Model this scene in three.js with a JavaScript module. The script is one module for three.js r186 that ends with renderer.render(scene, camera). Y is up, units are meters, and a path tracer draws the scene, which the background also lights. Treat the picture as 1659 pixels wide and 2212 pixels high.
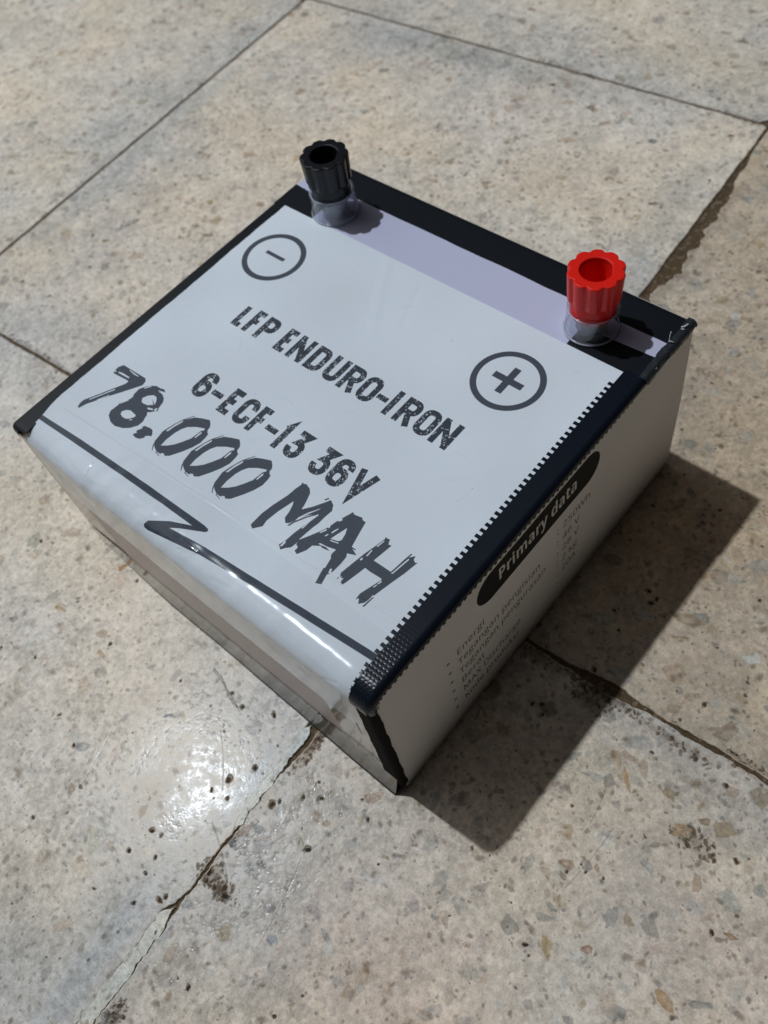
import * as THREE from 'three';
import { mergeGeometries } from 'three/addons/utils/BufferGeometryUtils.js';

// Lengths below are in units of 1.0684 mm (front edge of the box = 100), x along the front edge, y to the back, z up, the box's front left foot at 0,0,0.
const K = 0.0010684, H = 48.53;
const V = (x, y, z) => new THREE.Vector3((x - 50) * K, z * K, -(y - 50) * K);
const D = (x, y, z) => new THREE.Vector3(x, z, -y);

// ---------------------------------------------------------------- camera, light, exposure
const scene = new THREE.Scene();
const camera = new THREE.PerspectiveCamera(59.64, 0.75, 0.01, 20);
{
  const right = D(0.753766, 0.643505, -0.133183), down = D(0.496114, -0.690157, -0.526834), ahead = D(-0.430938, 0.331036, -0.839469);
  const m = new THREE.Matrix4().makeBasis(right, down.clone().negate(), ahead.clone().negate());
  camera.quaternion.setFromRotationMatrix(m);
  camera.position.copy(V(147.75, -23.94, 184.75));
  camera.focus = 0.172;
  camera.userData.fStop = 22;
}
const renderer = new THREE.WebGLRenderer({ antialias: true });
renderer.toneMapping = THREE.LinearToneMapping;
renderer.toneMappingExposure = 1.03;
renderer.shadowMap.enabled = true;
scene.background = new THREE.Color(0, 0, 0);

// the one room lamp, two metres up and to the left: it casts the shadow and the highlight on the floor
const lamp = new THREE.PointLight(new THREE.Color().setRGB(0.84, 0.92, 1.0), 9.0);
lamp.name = 'ceiling_bulb_light';
lamp.position.copy(V(-830, -40, 1985));
lamp.castShadow = true;
lamp.shadow.radius = 1.3;
scene.add(lamp);
// soft area light overhead, out of view, placed to lift the shaded sides
const overheadLight = new THREE.RectAreaLight(new THREE.Color().setRGB(0.96, 0.97, 1.0), 0.19, 3.6, 3.6);
overheadLight.name = 'unseen_overhead_light';
overheadLight.position.set(-1.5, 2.5, 0.3);
overheadLight.lookAt(-1.5, 0, 0.3);
scene.add(overheadLight);
// unseen area light low on the left, placed to lighten shadows on the box top
const leftLight = new THREE.RectAreaLight(new THREE.Color().setRGB(0.95, 0.97, 1.0), 0.75, 3.0, 1.8);
leftLight.name = 'unseen_left_light';
leftLight.position.set(-2.1, 1.35, 0.5);
leftLight.lookAt(0, 0, 0);
scene.add(leftLight);

// ---------------------------------------------------------------- helpers
function rng(seed) {
  let a = seed >>> 0;
  return () => { a = (a + 0x6d2b79f5) | 0; let t = Math.imul(a ^ (a >>> 15), 1 | a); t = (t + Math.imul(t ^ (t >>> 7), 61 | t)) ^ t; return ((t ^ (t >>> 14)) >>> 0) / 4294967296; };
}
const used = {};
function numbered(name) { const n = used[name] = (used[name] ?? -1) + 1; return n ? name + '_' + String(n).padStart(3, '0') : name; }
function mesh(name, g, m, parent, label) {          // geometry in box units, z up
  const o = new THREE.Mesh(g.translate(-50, -50, 0).rotateX(-Math.PI / 2).scale(K, K, K), m);
  o.name = numbered(name); o.castShadow = o.receiveShadow = true;
  if (label) o.userData.label = label;
  parent.add(o);
  return o;
}
function group(name, parent, data) { const o = new THREE.Group(); o.name = numbered(name); Object.assign(o.userData, data); parent.add(o); return o; }
const smooth = (a, b, x) => { const t = Math.min(1, Math.max(0, (x - a) / (b - a))); return t * t * (3 - 2 * t); };
// grid(nu, nv, f): a sheet; f(u, v) -> [x, y, z], uv = (u, v)
function grid(nu, nv, f) {
  const p = [], uv = [], ix = [];
  for (let j = 0; j <= nv; j++) for (let i = 0; i <= nu; i++) { p.push(...f(i / nu, j / nv)); uv.push(i / nu, j / nv); }
  for (let j = 0; j < nv; j++) for (let i = 0; i < nu; i++) { const a = j * (nu + 1) + i, b = a + 1, c = a + nu + 1, d = c + 1; ix.push(a, b, d, a, d, c); }
  const g = new THREE.BufferGeometry();
  g.setAttribute('position', new THREE.Float32BufferAttribute(p, 3));
  g.setAttribute('uv', new THREE.Float32BufferAttribute(uv, 2));
  g.setIndex(ix); g.computeVertexNormals();
  return g;
}
function box(x0, x1, y0, y1, z0, z1) { return new THREE.BoxGeometry(x1 - x0, y1 - y0, z1 - z0).translate((x0 + x1) / 2, (y0 + y1) / 2, (z0 + z1) / 2); }
function slab(points, z0, z1, bevel = 0) {           // a flat plate from an outline
  const s = new THREE.Shape(points.map(([x, y]) => new THREE.Vector2(x, y)));
  const g = new THREE.ExtrudeGeometry(s, { depth: z1 - z0 - bevel, bevelEnabled: bevel > 0, bevelThickness: bevel, bevelSize: bevel, bevelOffset: -bevel, bevelSegments: 2, curveSegments: 8 });
  return g.translate(0, 0, z0);
}
const plain = (g) => { const o = g.index ? g.toNonIndexed() : g; for (const n of Object.keys(o.attributes)) if (!['position', 'normal', 'uv'].includes(n)) o.deleteAttribute(n); return o; };
const join = (list) => mergeGeometries(list.map(plain));
function canvas(w, h) { const c = document.createElement('canvas'); c.width = w; c.height = h; return c; }
function texture(c, color, wrap) {
  const t = new THREE.CanvasTexture(c);
  if (color) t.colorSpace = THREE.SRGBColorSpace;
  if (wrap) t.wrapS = t.wrapT = THREE.RepeatWrapping;
  t.magFilter = THREE.LinearFilter;
  return t;
}
// tileable value noise, N x N, of p periods
function noiseField(N, p, seed) {
  const r = rng(seed), g = new Float32Array(p * p), out = new Float32Array(N * N);
  for (let i = 0; i < g.length; i++) g[i] = r();
  const x0 = new Int32Array(N), x1 = new Int32Array(N), f = new Float32Array(N);
  for (let i = 0; i < N; i++) { const q = i / N * p, k = Math.floor(q), t = q - k; x0[i] = k % p; x1[i] = (k + 1) % p; f[i] = t * t * (3 - 2 * t); }
  for (let j = 0; j < N; j++) {
    const a = x0[j] * p, b = x1[j] * p, v = f[j];
    for (let i = 0; i < N; i++) { const u = f[i], A = g[a + x0[i]], B = g[a + x1[i]], C = g[b + x0[i]], E = g[b + x1[i]]; out[j * N + i] = (A + (B - A) * u) * (1 - v) + (C + (E - C) * u) * v; }
  }
  return out;
}

// ---------------------------------------------------------------- the floor: terrazzo tiles, each with its own edges, on a bed of brown joint dirt
const floor = group('floor', scene, { kind: 'structure' });
const TS = 187.2, TA = 4.19 * Math.PI / 180, T0 = [72.9, 40.0], E1 = [Math.cos(TA), Math.sin(TA)], E2 = [-Math.sin(TA), Math.cos(TA)];
const ground = (u, v) => [T0[0] + u * E1[0] + v * E2[0], T0[1] + u * E1[1] + v * E2[1]];
const N = 1536;
const nBig = noiseField(N, 5, 1), nMid = noiseField(N, 22, 2), nSpot = noiseField(N, 70, 3), nFine = noiseField(N, 210, 4), nGrain = noiseField(N, 620, 5), nTint = noiseField(N, 9, 6);
// things in the floor that the picture shows, in ground coordinates: x, y, length, width, angle, colour
const STONES = [
  [159.7, 0.7, 6.6, 3.6, -0.4, '#b08a62'], [164.9, 4.0, 5.4, 2.2, 0.6, '#98948c'], [139.3, -5.5, 5.6, 2.3, -0.9, '#c0a273'], [133.6, 8.9, 4.6, 2.6, 0.3, '#a88d74'], [134.5, 6.6, 3, 1.4, -0.3, '#97836e'], [136.4, 2.5, 3.6, 1.7, -1, '#b39a7c'],
  [145.8, 18.2, 4.6, 2.4, -0.2, '#aaa69c'], [134.1, 29.3, 6.4, 1.7, -0.8, '#b8946c'], [141.7, 32.4, 4.4, 2.5, -0.6, '#b29a78'], [147.2, 27.6, 5, 3, 0.5, '#bd9c76'], [149.7, 31.9, 3.4, 2.4, 0.8, '#94785e'], [144.1, 49.9, 9, 4.6, 0.9, '#a38d75'],
  [126.1, 62.2, 5.6, 1.6, 0.5, '#9b8468'], [144.1, -3.1, 2.8, 1.6, 0.3, '#d9d4cc'], [145, -1.1, 2.9, 1.8, 0.5, '#a57f68'], [163.5, 17, 3.4, 1.4, 0.2, '#9a7b5c'], [160.6, 22, 6.5, 4.6, 0.1, '#b3ae9f'], [125, 66.9, 8, 3.6, 0.3, '#9c866a'],
  [117, 62, 6, 3.4, 0.5, '#c6c2bb'], [121, 47.5, 8, 3.8, 0.2, '#ada89c'], [110, 56, 9, 5, 0.4, '#a5a094'], [128.4, 26, 6, 2.6, 0.1, '#b7b1a8'], [131.3, 37, 8, 3.8, 0.7, '#c0b7ab'], [122, 21, 5, 2, 0.2, '#b6afa5'], [128, 4.6, 6, 2.6, -1.2, '#aba598'],
  [10, -1.8, 3.5, 1.9, 1.3, '#a9703c'], [6, -18.9, 4.4, 1.8, 0.3, '#a98a5e'], [-1.3, -27.9, 3.4, 2.2, 0.2, '#8f8a80'], [23.9, -20.3, 3.6, 1.5, 0, '#a98d6a'], [27.6, -23.4, 4.2, 3.4, 0.5, '#aaa195'], [43, -44.9, 3.6, 2.7, -0.8, '#b29a86'], [37.7, -37.2, 3.8, 3.2, 0.6, '#989692'],
  [55.7, -48.5, 7, 4, -0.9, '#c9bfa8'], [7.6, -14.2, 2, 0.9, 0.9, '#7d7062'], [48.1, -20.3, 3.0, 1.2, 0.9, '#3c444e'], [79.4, -26.6, 5.0, 3.0, 1.2, '#9a7f6a'], [79.2, -30.0, 3.8, 2.6, -0.4, '#3c3734'], [81.8, -30, 3.4, 2.4, -0.5, '#877a62'], [66, -10, 6, 4, 0.4, '#b3a69b'], [98.4, -37.8, 3, 2.6, 0, '#9b9a98'],
  [-88.8, 74.5, 3.6, 2.4, 0.4, '#8a6a45'], [-85.2, 113.8, 3, 2, 0.2, '#7d6b5c'], [-94.1, 122.6, 2.4, 2, 0, '#6d665f'], [7.2, 207.8, 4.6, 3.4, 0, '#6a5c45'], [33.3, 203, 4.4, 3, 0.4, '#65645f'], [48.6, 178.2, 5, 1.6, 0.6, '#5b5148'], [38.2, 164.2, 6, 2, 0.3, '#8d8a80'], [24.3, 149.8, 3.6, 1.4, 0.1, '#77706a'], [-43.6, 246.2, 5, 3, 0, '#8d6c5c'], [30.9, 262.1, 5, 3.5, 0.2, '#77725e'], [-10.3, 249.2, 3, 2, 0.8, '#66655c'], [-60.3, 95, 6, 2.2, 0.5, '#86745f'], [-4.6, 183.2, 3, 2.4, 0, '#836f5e'],
];
const PITS = [
  [67.1, -5.3, 1.2], [69.4, -21.5, 1.25], [68, -25.4, 0.9], [84.5, -14.2, 1.1], [92.3, -21.2, 1.3], [79.6, -37, 1.3], [80.4, -38.6, 0.9], [84, -37.2, 1.4], [85.2, -38.2, 1.1], [82.6, -38.4, 1], [64, -39.2, 1], [63.2, -45, 0.8], [68.6, -42.3, 0.9], [69.4, -45.7, 0.8], [71.8, -51, 0.8], [75.4, -47.2, 1.3], [76, -46, 0.8],
  [72.1, -16.2, 1.1], [72, -24.5, 0.7], [98.1, -9.1, 0.9], [91.5, -54, 0.9], [56, -7.6, 0.7], [60.2, -8.4, 0.8], [80.3, -19.3, 1.3], [81.2, -18, 0.9], [87.6, -12, 1.1], [157.9, 29.1, 0.9], [160.6, 15.4, 0.9], [135.9, -7.6, 0.8], [140.6, 11, 0.55], [137.4, 9.9, 0.5], [128.4, 18.6, 0.55], [137.9, 52.3, 0.9], [149.4, 40.3, 1], [27.6, -36, 0.8], [2.3, -34.5, 0.7], [11.4, -30.8, 0.7], [23.7, -17.2, 0.8], [36, -38.4, 0.8],
  [116, 45, 1.5], [118, 43.6, 1.6], [120, 42.4, 1.3], [122, 41.4, 1.1], [110, 31, 0.9], [111.6, 32, 1], [113, 30.4, 0.8], [115, 68, 1], [117.5, 67.4, 1], [117, 65.8, 1.1], [115, 56, 0.8], [111.6, 59.6, 0.8], [-123, 116, 1.6], [-117, 67.6, 1.3], [-11, 212, 1.6], [52, 216.6, 1.6],
];
const DIRT = [  // soft brown patches along worn joints: x, y, rx, ry, colour, alpha
  [68, 160, 3, 24, '#5d4a38', 0.35], [71, 130, 5, 20, '#6b5640', 0.35], [66, 190, 3, 14, '#66503f', 0.3], [120, 42, 9, 2, '#3f3023', 0.6], [119, 39, 5, 3, '#3a2c20', 0.45], [105, 41, 10, 2.4, '#4a392b', 0.45], [136, 42, 12, 1.2, '#6b503c', 0.35], [112, 32, 4, 3, '#4a3626', 0.29], [150, 27, 5, 3, '#5f4a34', 0.3], [151, 46, 6, 2, '#6a4a38', 0.35],
  [79, -7, 1.5, 6, '#7c5d44', 0.5], [78.4, -3, 1.4, 3, '#5d4634', 0.5], [80, -37, 3.5, 3, '#6a5138', 0.45], [84.5, -37.8, 3.5, 2, '#5c4632', 0.5], [84, -67, 2, 4, '#66513a', 0.4], [-66, 30.4, 20, 1.4, '#7a5f55', 0.35], [-10, 222, 14, 1.4, '#8a5f58', 0.35], [50, 226, 8, 1.2, '#3c3429', 0.5], [100, 90, 60, 60, '#8a6d50', 0.12], [118, 80, 20, 14, '#9a7650', 0.16], [105, 130, 26, 30, '#a08058', 0.14],
  [160, 12, 26, 20, '#b08a78', 0.12], [120, -30, 30, 24, '#b0847a', 0.14], [30, 110, 30, 40, '#b49470', 0.12], [-100, 60, 40, 30, '#b09a78', 0.1],
  [73, -62, 5, 26, '#c3ccd2', 0.4], [73.5, -18, 3.4, 14, '#c9d2d8', 0.5], [80, -52, 3, 10, '#c3ccd2', 0.3], [72, -60, 14, 18, '#8d9296', 0.2], [60, -75, 20, 16, '#8a9094', 0.25], [-118, 150, 6, 30, '#9ba4a4', 0.35], [-112, 90, 6, 40, '#8f9494', 0.25], [55, 170, 9, 50, '#a4a9a6', 0.3], [-40, 212, 60, 8, '#8c908a', 0.3], [-90, 205, 16, 12, '#8c908c', 0.3],
];
function blob(c, x, y, l, w, a, r, n = 7, rough = 0.35) {
  c.beginPath();
  for (let k = 0; k < n; k++) {
    const t = (k + r() * 0.6) / n * 2 * Math.PI, q = 1 - rough * r(), px = Math.cos(t) * l / 2 * q, py = Math.sin(t) * w / 2 * q;
    c[k ? 'lineTo' : 'moveTo'](x + px * Math.cos(a) - py * Math.sin(a), y + px * Math.sin(a) + py * Math.cos(a));
  }
  c.closePath(); c.fill();
}
const CHIPS = ['#aaa49a', '#a09a90', '#b9b2a6', '#cbc4b6', '#b09a80', '#a58b72', '#bfa68c', '#c5ab97', '#9d9488', '#d6d0c4', '#b5a59c', '#928b81', '#b59f7f', '#a5a397'];
function tileMaps(seed, i, j, how) {
  const r = rng(seed), cc = canvas(N, N), c = cc.getContext('2d'), bc = canvas(N, N), b = bc.getContext('2d'), s = N / TS;
  c.fillStyle = how.base; c.fillRect(0, 0, N, N);
  b.fillStyle = '#c8c8c8'; b.fillRect(0, 0, N, N);
  const local = (g) => g.setTransform(s, 0, 0, -s, 0, N);
  local(c); local(b);
  const many = how.chips;
  for (let k = 0; k < many; k++) {
    const big = Math.pow(r(), 3.2), l = 1.1 + 5.2 * big, w = l * (0.35 + 0.5 * r());
    c.globalAlpha = Math.min(1, (0.25 + 0.55 * r()) * how.contrast); c.fillStyle = CHIPS[Math.floor(r() * CHIPS.length)];
    blob(c, r() * TS, r() * TS, l * 1.15, w * 1.2, r() * 3.14, r, 6, 0.6);
  }
  for (let k = 0; k < 1500; k++) {                       // soft darker flecks
    const l = 0.6 + 1.3 * r() * r(), x = r() * TS, y = r() * TS, a = r() * 3.14; c.fillStyle = ['#7c6e5e', '#857a6e', '#77726a', '#8d7558', '#6e6255'][k % 5];
    c.globalAlpha = 0.3 * how.contrast; blob(c, x, y, l * 1.9, l * 1.2, a, r, 8); c.globalAlpha = 0.38 * how.contrast; blob(c, x, y, l * 1.2, l * 0.7, a, r, 7);
  }
  for (let k = 0; k < 9000; k++) {                       // crumbs of the same stone
    c.globalAlpha = 0.25 + 0.3 * r(); c.fillStyle = r() < how.dark ? ['#7d6c58', '#8a7a68', '#6f6a62', '#77624c'][k % 4] : ['#d8d2c6', '#cdc8c0', '#c2a98e', '#bdb6ae'][k % 4];
    const l = 0.3 + 1.0 * r() * r(); blob(c, r() * TS, r() * TS, l * 1.5, l, r() * 3.14, r, 5);
  }
  for (let k = 0; k < how.pits; k++) {                   // open pores
    const x = r() * TS, y = r() * TS, q = 0.22 + 0.85 * Math.pow(r(), 4), a = r() * 3.14, t = 0.5 + 0.45 * r();
    c.globalAlpha = 0.55 + 0.4 * r(); c.fillStyle = ['#3b3027', '#4a3b2d', '#55483c', '#2f2a26', '#5c5148'][k % 5];
    blob(c, x, y, q * 1.5, q * 1.5 * t, a, r, 7, 0.5);
    b.globalAlpha = 0.8; b.fillStyle = '#404040'; blob(b, x, y, q * 1.5, q * 1.5 * t, a, r, 7, 0.4);
  }
  if (how.mine) {
    const o = ground(i * TS, j * TS), put = (g) => { local(g); g.transform(E1[0], E2[0], E1[1], E2[1], -(o[0] * E1[0] + o[1] * E1[1]), -(o[0] * E2[0] + o[1] * E2[1])); };
    put(c); put(b);
    for (const [x, y, rx, ry, col, al] of DIRT) {
      c.save(); c.translate(x, y); c.rotate(TA); c.scale(rx, ry);
      const g = c.createRadialGradient(0, 0, 0, 0, 0, 1); g.addColorStop(0, col); g.addColorStop(0.5, col + '88'); g.addColorStop(1, col + '00');
      c.globalAlpha = al; c.fillStyle = g; c.beginPath(); c.arc(0, 0, 1, 0, 7); c.fill(); c.restore();
      if (ry > 8 || al < 0.3) continue;
      for (let k = 0; k < 60; k++) {
        const t = r() * 6.3, q = Math.sqrt(r()), px = x + rx * q * Math.cos(t), py = y + ry * q * Math.sin(t), d = 0.3 + 1.1 * r() * r(), a = r() * 3.1;
        c.globalAlpha = 0.5; c.fillStyle = ['#4a3828', '#5c4834', '#38291d'][k % 3]; blob(c, px, py, d * 1.7, d, a, r, 6, 0.5);
        b.globalAlpha = 0.7; b.fillStyle = '#606060'; blob(b, px, py, d * 1.7, d, a, r, 6, 0.5);
      }
    }
    for (const [x, y, l, w, a, col] of STONES) {
      c.globalAlpha = 0.72; c.fillStyle = col; blob(c, x, y, l, w, a, r, 7, 0.5);
      c.globalAlpha = 0.25; c.fillStyle = '#efe4d0'; blob(c, x + 0.1 * l, y, l * 0.5, w * 0.5, a, r, 7, 0.5);
      c.globalAlpha = 0.3; c.fillStyle = '#5c4a38'; blob(c, x - 0.25 * l, y - 0.2 * w, l * 0.35, w * 0.3, a, r, 7, 0.6);
    }
    for (const [x, y, d] of PITS) {
      const a = r() * 3.1, q = 0.5 + 0.5 * r();
      c.globalAlpha = 0.5; c.fillStyle = '#7b674f'; blob(c, x, y, d * 2.1, d * 2.0 * q, a, r, 9, 0.5);
      c.globalAlpha = 0.9; c.fillStyle = ['#3a2d21', '#4c3b29', '#33302c'][Math.floor(r() * 3)]; blob(c, x + 0.1 * d, y, d * 1.5, d * 1.4 * q, a, r, 8, 0.6);
      b.globalAlpha = 1; b.fillStyle = '#303030'; blob(b, x, y, d * 1.8, d * 1.7 * q, a, r, 9, 0.5);
    }
    // flaked skin of the tile right of the near joint
    if (i === 0 && j === -1) for (let k = 0; k < 900; k++) {
      const q = Math.pow(r(), 1.6), x = 78 + q * 34, y = 2 - r() * 62, l = 0.3 + 1.5 * r() * r(), a = r() * 3.1;
      b.globalAlpha = (0.36 - 0.27 * q) * (0.4 + 0.6 * r()); b.fillStyle = r() < 0.6 ? '#707070' : '#ffffff'; blob(b, x, y, l * 1.6, l, a, r, 8, 0.5);
    }
    // hair scratches
    c.lineWidth = 0.12; b.lineWidth = 0.18; c.strokeStyle = '#6a6158'; b.strokeStyle = '#707070';
    for (const [x0, y0, x1, y1, al] of [[48.5, -6.4, 60.5, -9.5, 0.8], [92.5, -23, 97, -40, 0.5], [73, -30, 84, -36, 0.5], [95, -3, 93, -22, 0.3], [131, 27, 133, 18, 0.5], [137, 20, 136, 5, 0.5], [40, -30, 46, -50, 0.3], [60, -15, 70, -24, 0.3], [82, -5, 96, -18, 0.25]]) {
      for (const g of [c, b]) { g.globalAlpha = g === b ? al * 0.4 : al; g.beginPath(); g.moveTo(x0, y0); g.quadraticCurveTo((x0 + x1) / 2 + 0.7, (y0 + y1) / 2 + 0.4, x1, y1); g.stroke(); }
    }
    c.globalAlpha = 0.55; c.fillStyle = '#54503f'; for (let k = 0; k < 26; k++) { const t = k / 25; blob(c, 48.5 + 12 * t + 0.4 * r(), -6.4 - 3.1 * t + 0.5 * Math.sin(7 * t) + 0.3 * r(), 0.9 + 0.7 * r(), 0.4, -0.3, r); }
  }
  // grain, blotches and the greyer rim of each tile
  const d = c.getImageData(0, 0, N, N), e = b.getImageData(0, 0, N, N), p = d.data, h = e.data, ox = Math.floor(r() * N), oy = Math.floor(r() * N);
  for (let y = 0; y < N; y++) for (let x = 0; x < N; x++) {
    const q = (y * N + x) * 4, m = ((y + oy) % N) * N + (x + ox) % N, big = nBig[m] - 0.5, mid = nMid[m] - 0.5, spot = nSpot[m] - 0.5, fine = nFine[m] - 0.5, grain = nGrain[m] - 0.5, tint = nTint[m] - 0.5;
    const edge = Math.min(x, y, N - 1 - x, N - 1 - y) / s, rim = 1 - smooth(-14, 34, edge + 26 * big + 14 * mid);
    const f = 1.03 + 0.05 * big + 0.06 * mid + 0.10 * spot * how.contrast + 0.15 * fine + 0.14 * grain - 0.06 * rim;
    p[q] *= f * (1 + 0.03 * tint - 0.03 * rim); p[q + 1] *= f * (1 - 0.005 * rim); p[q + 2] *= f * (1 - 0.05 * tint + 0.03 * rim);
    const w = how.rough * (nMid[(m + 777) % (N * N)] > 0.45 ? 1 : 0.6);
    const pit = h[q] < 150 ? (150 - h[q]) / 120 : 0, lump = how.rough > 1.2 ? smooth(70, 0, x / s) : 0.12;
    h[q + 1] = 255 * (how.gloss + 0.13 * fine + 0.22 * mid + 0.1 * spot + 0.1 * grain + 0.75 * pit);   // green: roughness
    h[q] += 9 * fine * w + 6 * grain * w + (50 * spot + 16 * mid) * lump;            // red: height
  }
  c.putImageData(d, 0, 0); b.putImageData(e, 0, 0);
  const m = new THREE.MeshPhysicalMaterial({ map: texture(cc, true, true), bumpMap: texture(bc, false, true), bumpScale: 0.00034, roughness: 1, specularIntensity: 0.18 });
  m.roughnessMap = m.bumpMap;
  for (const t of [m.map, m.bumpMap]) t.repeat.set(1 / TS, 1 / TS);
  m.name = 'terrazzo';
  return m;
}
const M00 = { mine: true, chips: 1700, pits: 420, contrast: 1, dark: 0.5, rough: 1, gloss: 0.27 };
const terrazzo = {
  '-1,0': tileMaps(11, -1, 0, { ...M00, base: '#dfd1bf' }),
  '-1,-1': tileMaps(12, -1, -1, { ...M00, base: '#ddd1c1', chips: 1400, contrast: 0.75, rough: 1.0 }),
  '0,-1': tileMaps(13, 0, -1, { ...M00, base: '#ddcdb9', chips: 3000, contrast: 0.95, rough: 1.6 }),
  '0,0': tileMaps(14, 0, 0, { ...M00, base: '#d0bca3', chips: 2600, pits: 700, contrast: 1.15, dark: 0.65 }),
};
const spare = tileMaps(15, -1, 1, { ...M00, base: '#dfd2c0', pits: 360 });
// how far each tile's edge stands back from the joint line, along the joint
const n1 = (t, seed) => { const h = (k) => { const q = Math.sin(k * 127.1 + seed * 311.7) * 43758.5453; return q - Math.floor(q) - 0.5; }, k = Math.floor(t), u = t - k, w = u * u * (3 - 2 * u); return h(k) + (h(k + 1) - h(k)) * w; };
const wob = (t, seed) => Math.sin(t * 0.31 + seed) * 0.5 + Math.sin(t * 0.83 + seed * 2.1) * 0.3 + Math.sin(t * 2.13 + seed * 3.7) * 0.2 + Math.sin(t * 5.3 + seed * 1.3) * 0.12;
function setback(side, i, j, t) {                        // side: left right low high; t runs 0..TS along it
  if (side === 'right' && i === -1 && j === 0) return 0.1 + 0.22 * (wob(t, 1) + 0.5);
  if (side === 'left' && i === 0 && j === 0) return (0.8 + 3.0 * smooth(176, 150, t) + 0.9 * smooth(120, 60, t)) * (1 + 0.9 * n1(t * 0.16, 2) + 0.35 * n1(t * 0.5, 6) + 0.2 * n1(t * 1.9, 3));
  if (side === 'right' && i === -1 && j === -1) { const y = t - TS + 40; return 0.2 + 1.3 * smooth(-31, -22, y) + 1.9 * smooth(-42, -50, y) + 0.3 * wob(t * 1.4, 3) + 0.25 * wob(t * 4.7, 8); }
  if (side === 'left' && i === 0 && j === -1) { const y = t - TS + 40; return 0.2 + 0.25 * wob(t * 4.1, 5) + 1.1 * smooth(-16, -8, y) + 0.5 * smooth(-47, -55, y) + 0.3 * (wob(t * 1.8, 4) + 0.5); }
  if (side === 'low' && i === 0 && j === 0) return 0.35 + 0.3 * (wob(t, 5) + 0.6) + 1.0 * Math.exp(-((t - 47) ** 2) / 50);
  if (side === 'high' && i === 0 && j === -1) return 0.2 + 0.35 * (wob(t * 1.3, 6) + 0.6) + 0.8 * Math.exp(-((t - 46) ** 2) / 40);
  return 0.46 + 0.2 * (wob(t, i * 3 + j * 5 + side.length) + 0.4);
}
for (let j = -4; j <= 5; j++) for (let i = -5; i <= 4; i++) {
  const own = terrazzo[i + ',' + j], pts = [], n = own ? 260 : 60;
  for (let k = 0; k < n; k++) { const t = k / n * TS; pts.push([t, setback('low', i, j, t)]); }
  for (let k = 0; k < n; k++) { const t = k / n * TS; pts.push([TS - setback('right', i, j, t), t]); }
  for (let k = 0; k < n; k++) { const t = TS - k / n * TS; pts.push([t, TS - setback('high', i, j, t)]); }
  for (let k = 0; k < n; k++) { const t = TS - k / n * TS; pts.push([setback('left', i, j, t), t]); }
  // round the corners off
  const soft = pts.filter(([x, y]) => !((x < 1.2 || x > TS - 1.2) && (y < 1.2 || y > TS - 1.2)));
  const g = slab(soft, -6, 0, 0.22), [x, y] = ground(i * TS, j * TS);
  g.rotateZ(TA).translate(x, y, 0);
  mesh('tile', g, own ?? spare, floor);
}
// joint dirt
{
  const S = 1024, cc = canvas(S, S), c = cc.getContext('2d'), r = rng(77);
  c.fillStyle = '#57462f'; c.fillRect(0, 0, S, S);
  for (let k = 0; k < 26000; k++) { c.globalAlpha = 0.5; c.fillStyle = ['#4a3929', '#6c5845', '#8d7c69', '#9a8a78', '#3a2c20', '#5f4c3a'][k % 6]; blob(c, r() * S, r() * S, 3 + 26 * r() * r(), 2 + 16 * r() * r(), r() * 3, r); }
  const t = texture(cc, true, true), m = new THREE.MeshStandardMaterial({ map: t, bumpMap: t, bumpScale: 0.0006, roughness: 0.95, name: 'joint_dirt' });
  const g = grid(1, 1, (u, v) => [-1100 + u * 2300, -900 + v * 2300, -0.55]);
  g.attributes.uv.array.forEach((q, k, a) => { a[k] = q * 19; });
  mesh('grout', g, m, floor);
}
// pale mortar in the near joint
{
  const src = terrazzo['-1,-1'], m = new THREE.MeshPhysicalMaterial({ map: src.map, color: new THREE.Color().setRGB(0.9, 0.98, 1.0), roughness: 1, roughnessMap: src.roughnessMap, specularIntensity: 0.18, bumpMap: src.bumpMap, bumpScale: 0.00034, name: 'pale_mortar' });
  for (const [y0, y1, a, b] of [[-2, -28.5, 0.0, 0.0], [-46, -98, 0.15, 0.1]]) {
    const L = [], R = [];
    for (let k = 0; k <= 60; k++) {
      const y = y0 + (y1 - y0) * k / 60, t = y - 40, line = -t, x = T0[0] + t * E2[0], lo = setback('right', -1, -1, TS + t), hi = setback('left', 0, -1, TS + t), end = smooth(0, 0.06, k / 60) * smooth(0, 0.1, 1 - k / 60);
      const w0 = -lo - 0.25 + 0.5 * Math.max(0, n1(line * 0.7, 1)) + a, w1 = hi - 0.06 - 0.3 * Math.max(0, n1(line * 0.9, 2)) - b * 0.3 - 1.1 * smooth(-16, -8, y), mid = (w0 + w1) / 2;
      L.push([x + mid + (w0 - mid) * end, y + 0.03 * wob(line, 9)]); R.push([x + mid + (Math.max(w1, mid) - mid) * end, y]);
    }
    mesh('mortar_patch', slab([...L, ...R.reverse()].reverse(), -2, -0.02, 0.05).translate(0, 0, 0), m, floor, 'pale grey mortar filling the joint in front of the box');
  }
}

// ---------------------------------------------------------------- the battery box
const battery = group('battery', scene, { label: 'white taped battery box with black lettering and red and black screw terminals', category: 'battery' });
const std = (o) => new THREE.MeshPhysicalMaterial(o);
const rgb = (r, g, b) => new THREE.Color().setRGB(r, g, b);
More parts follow.
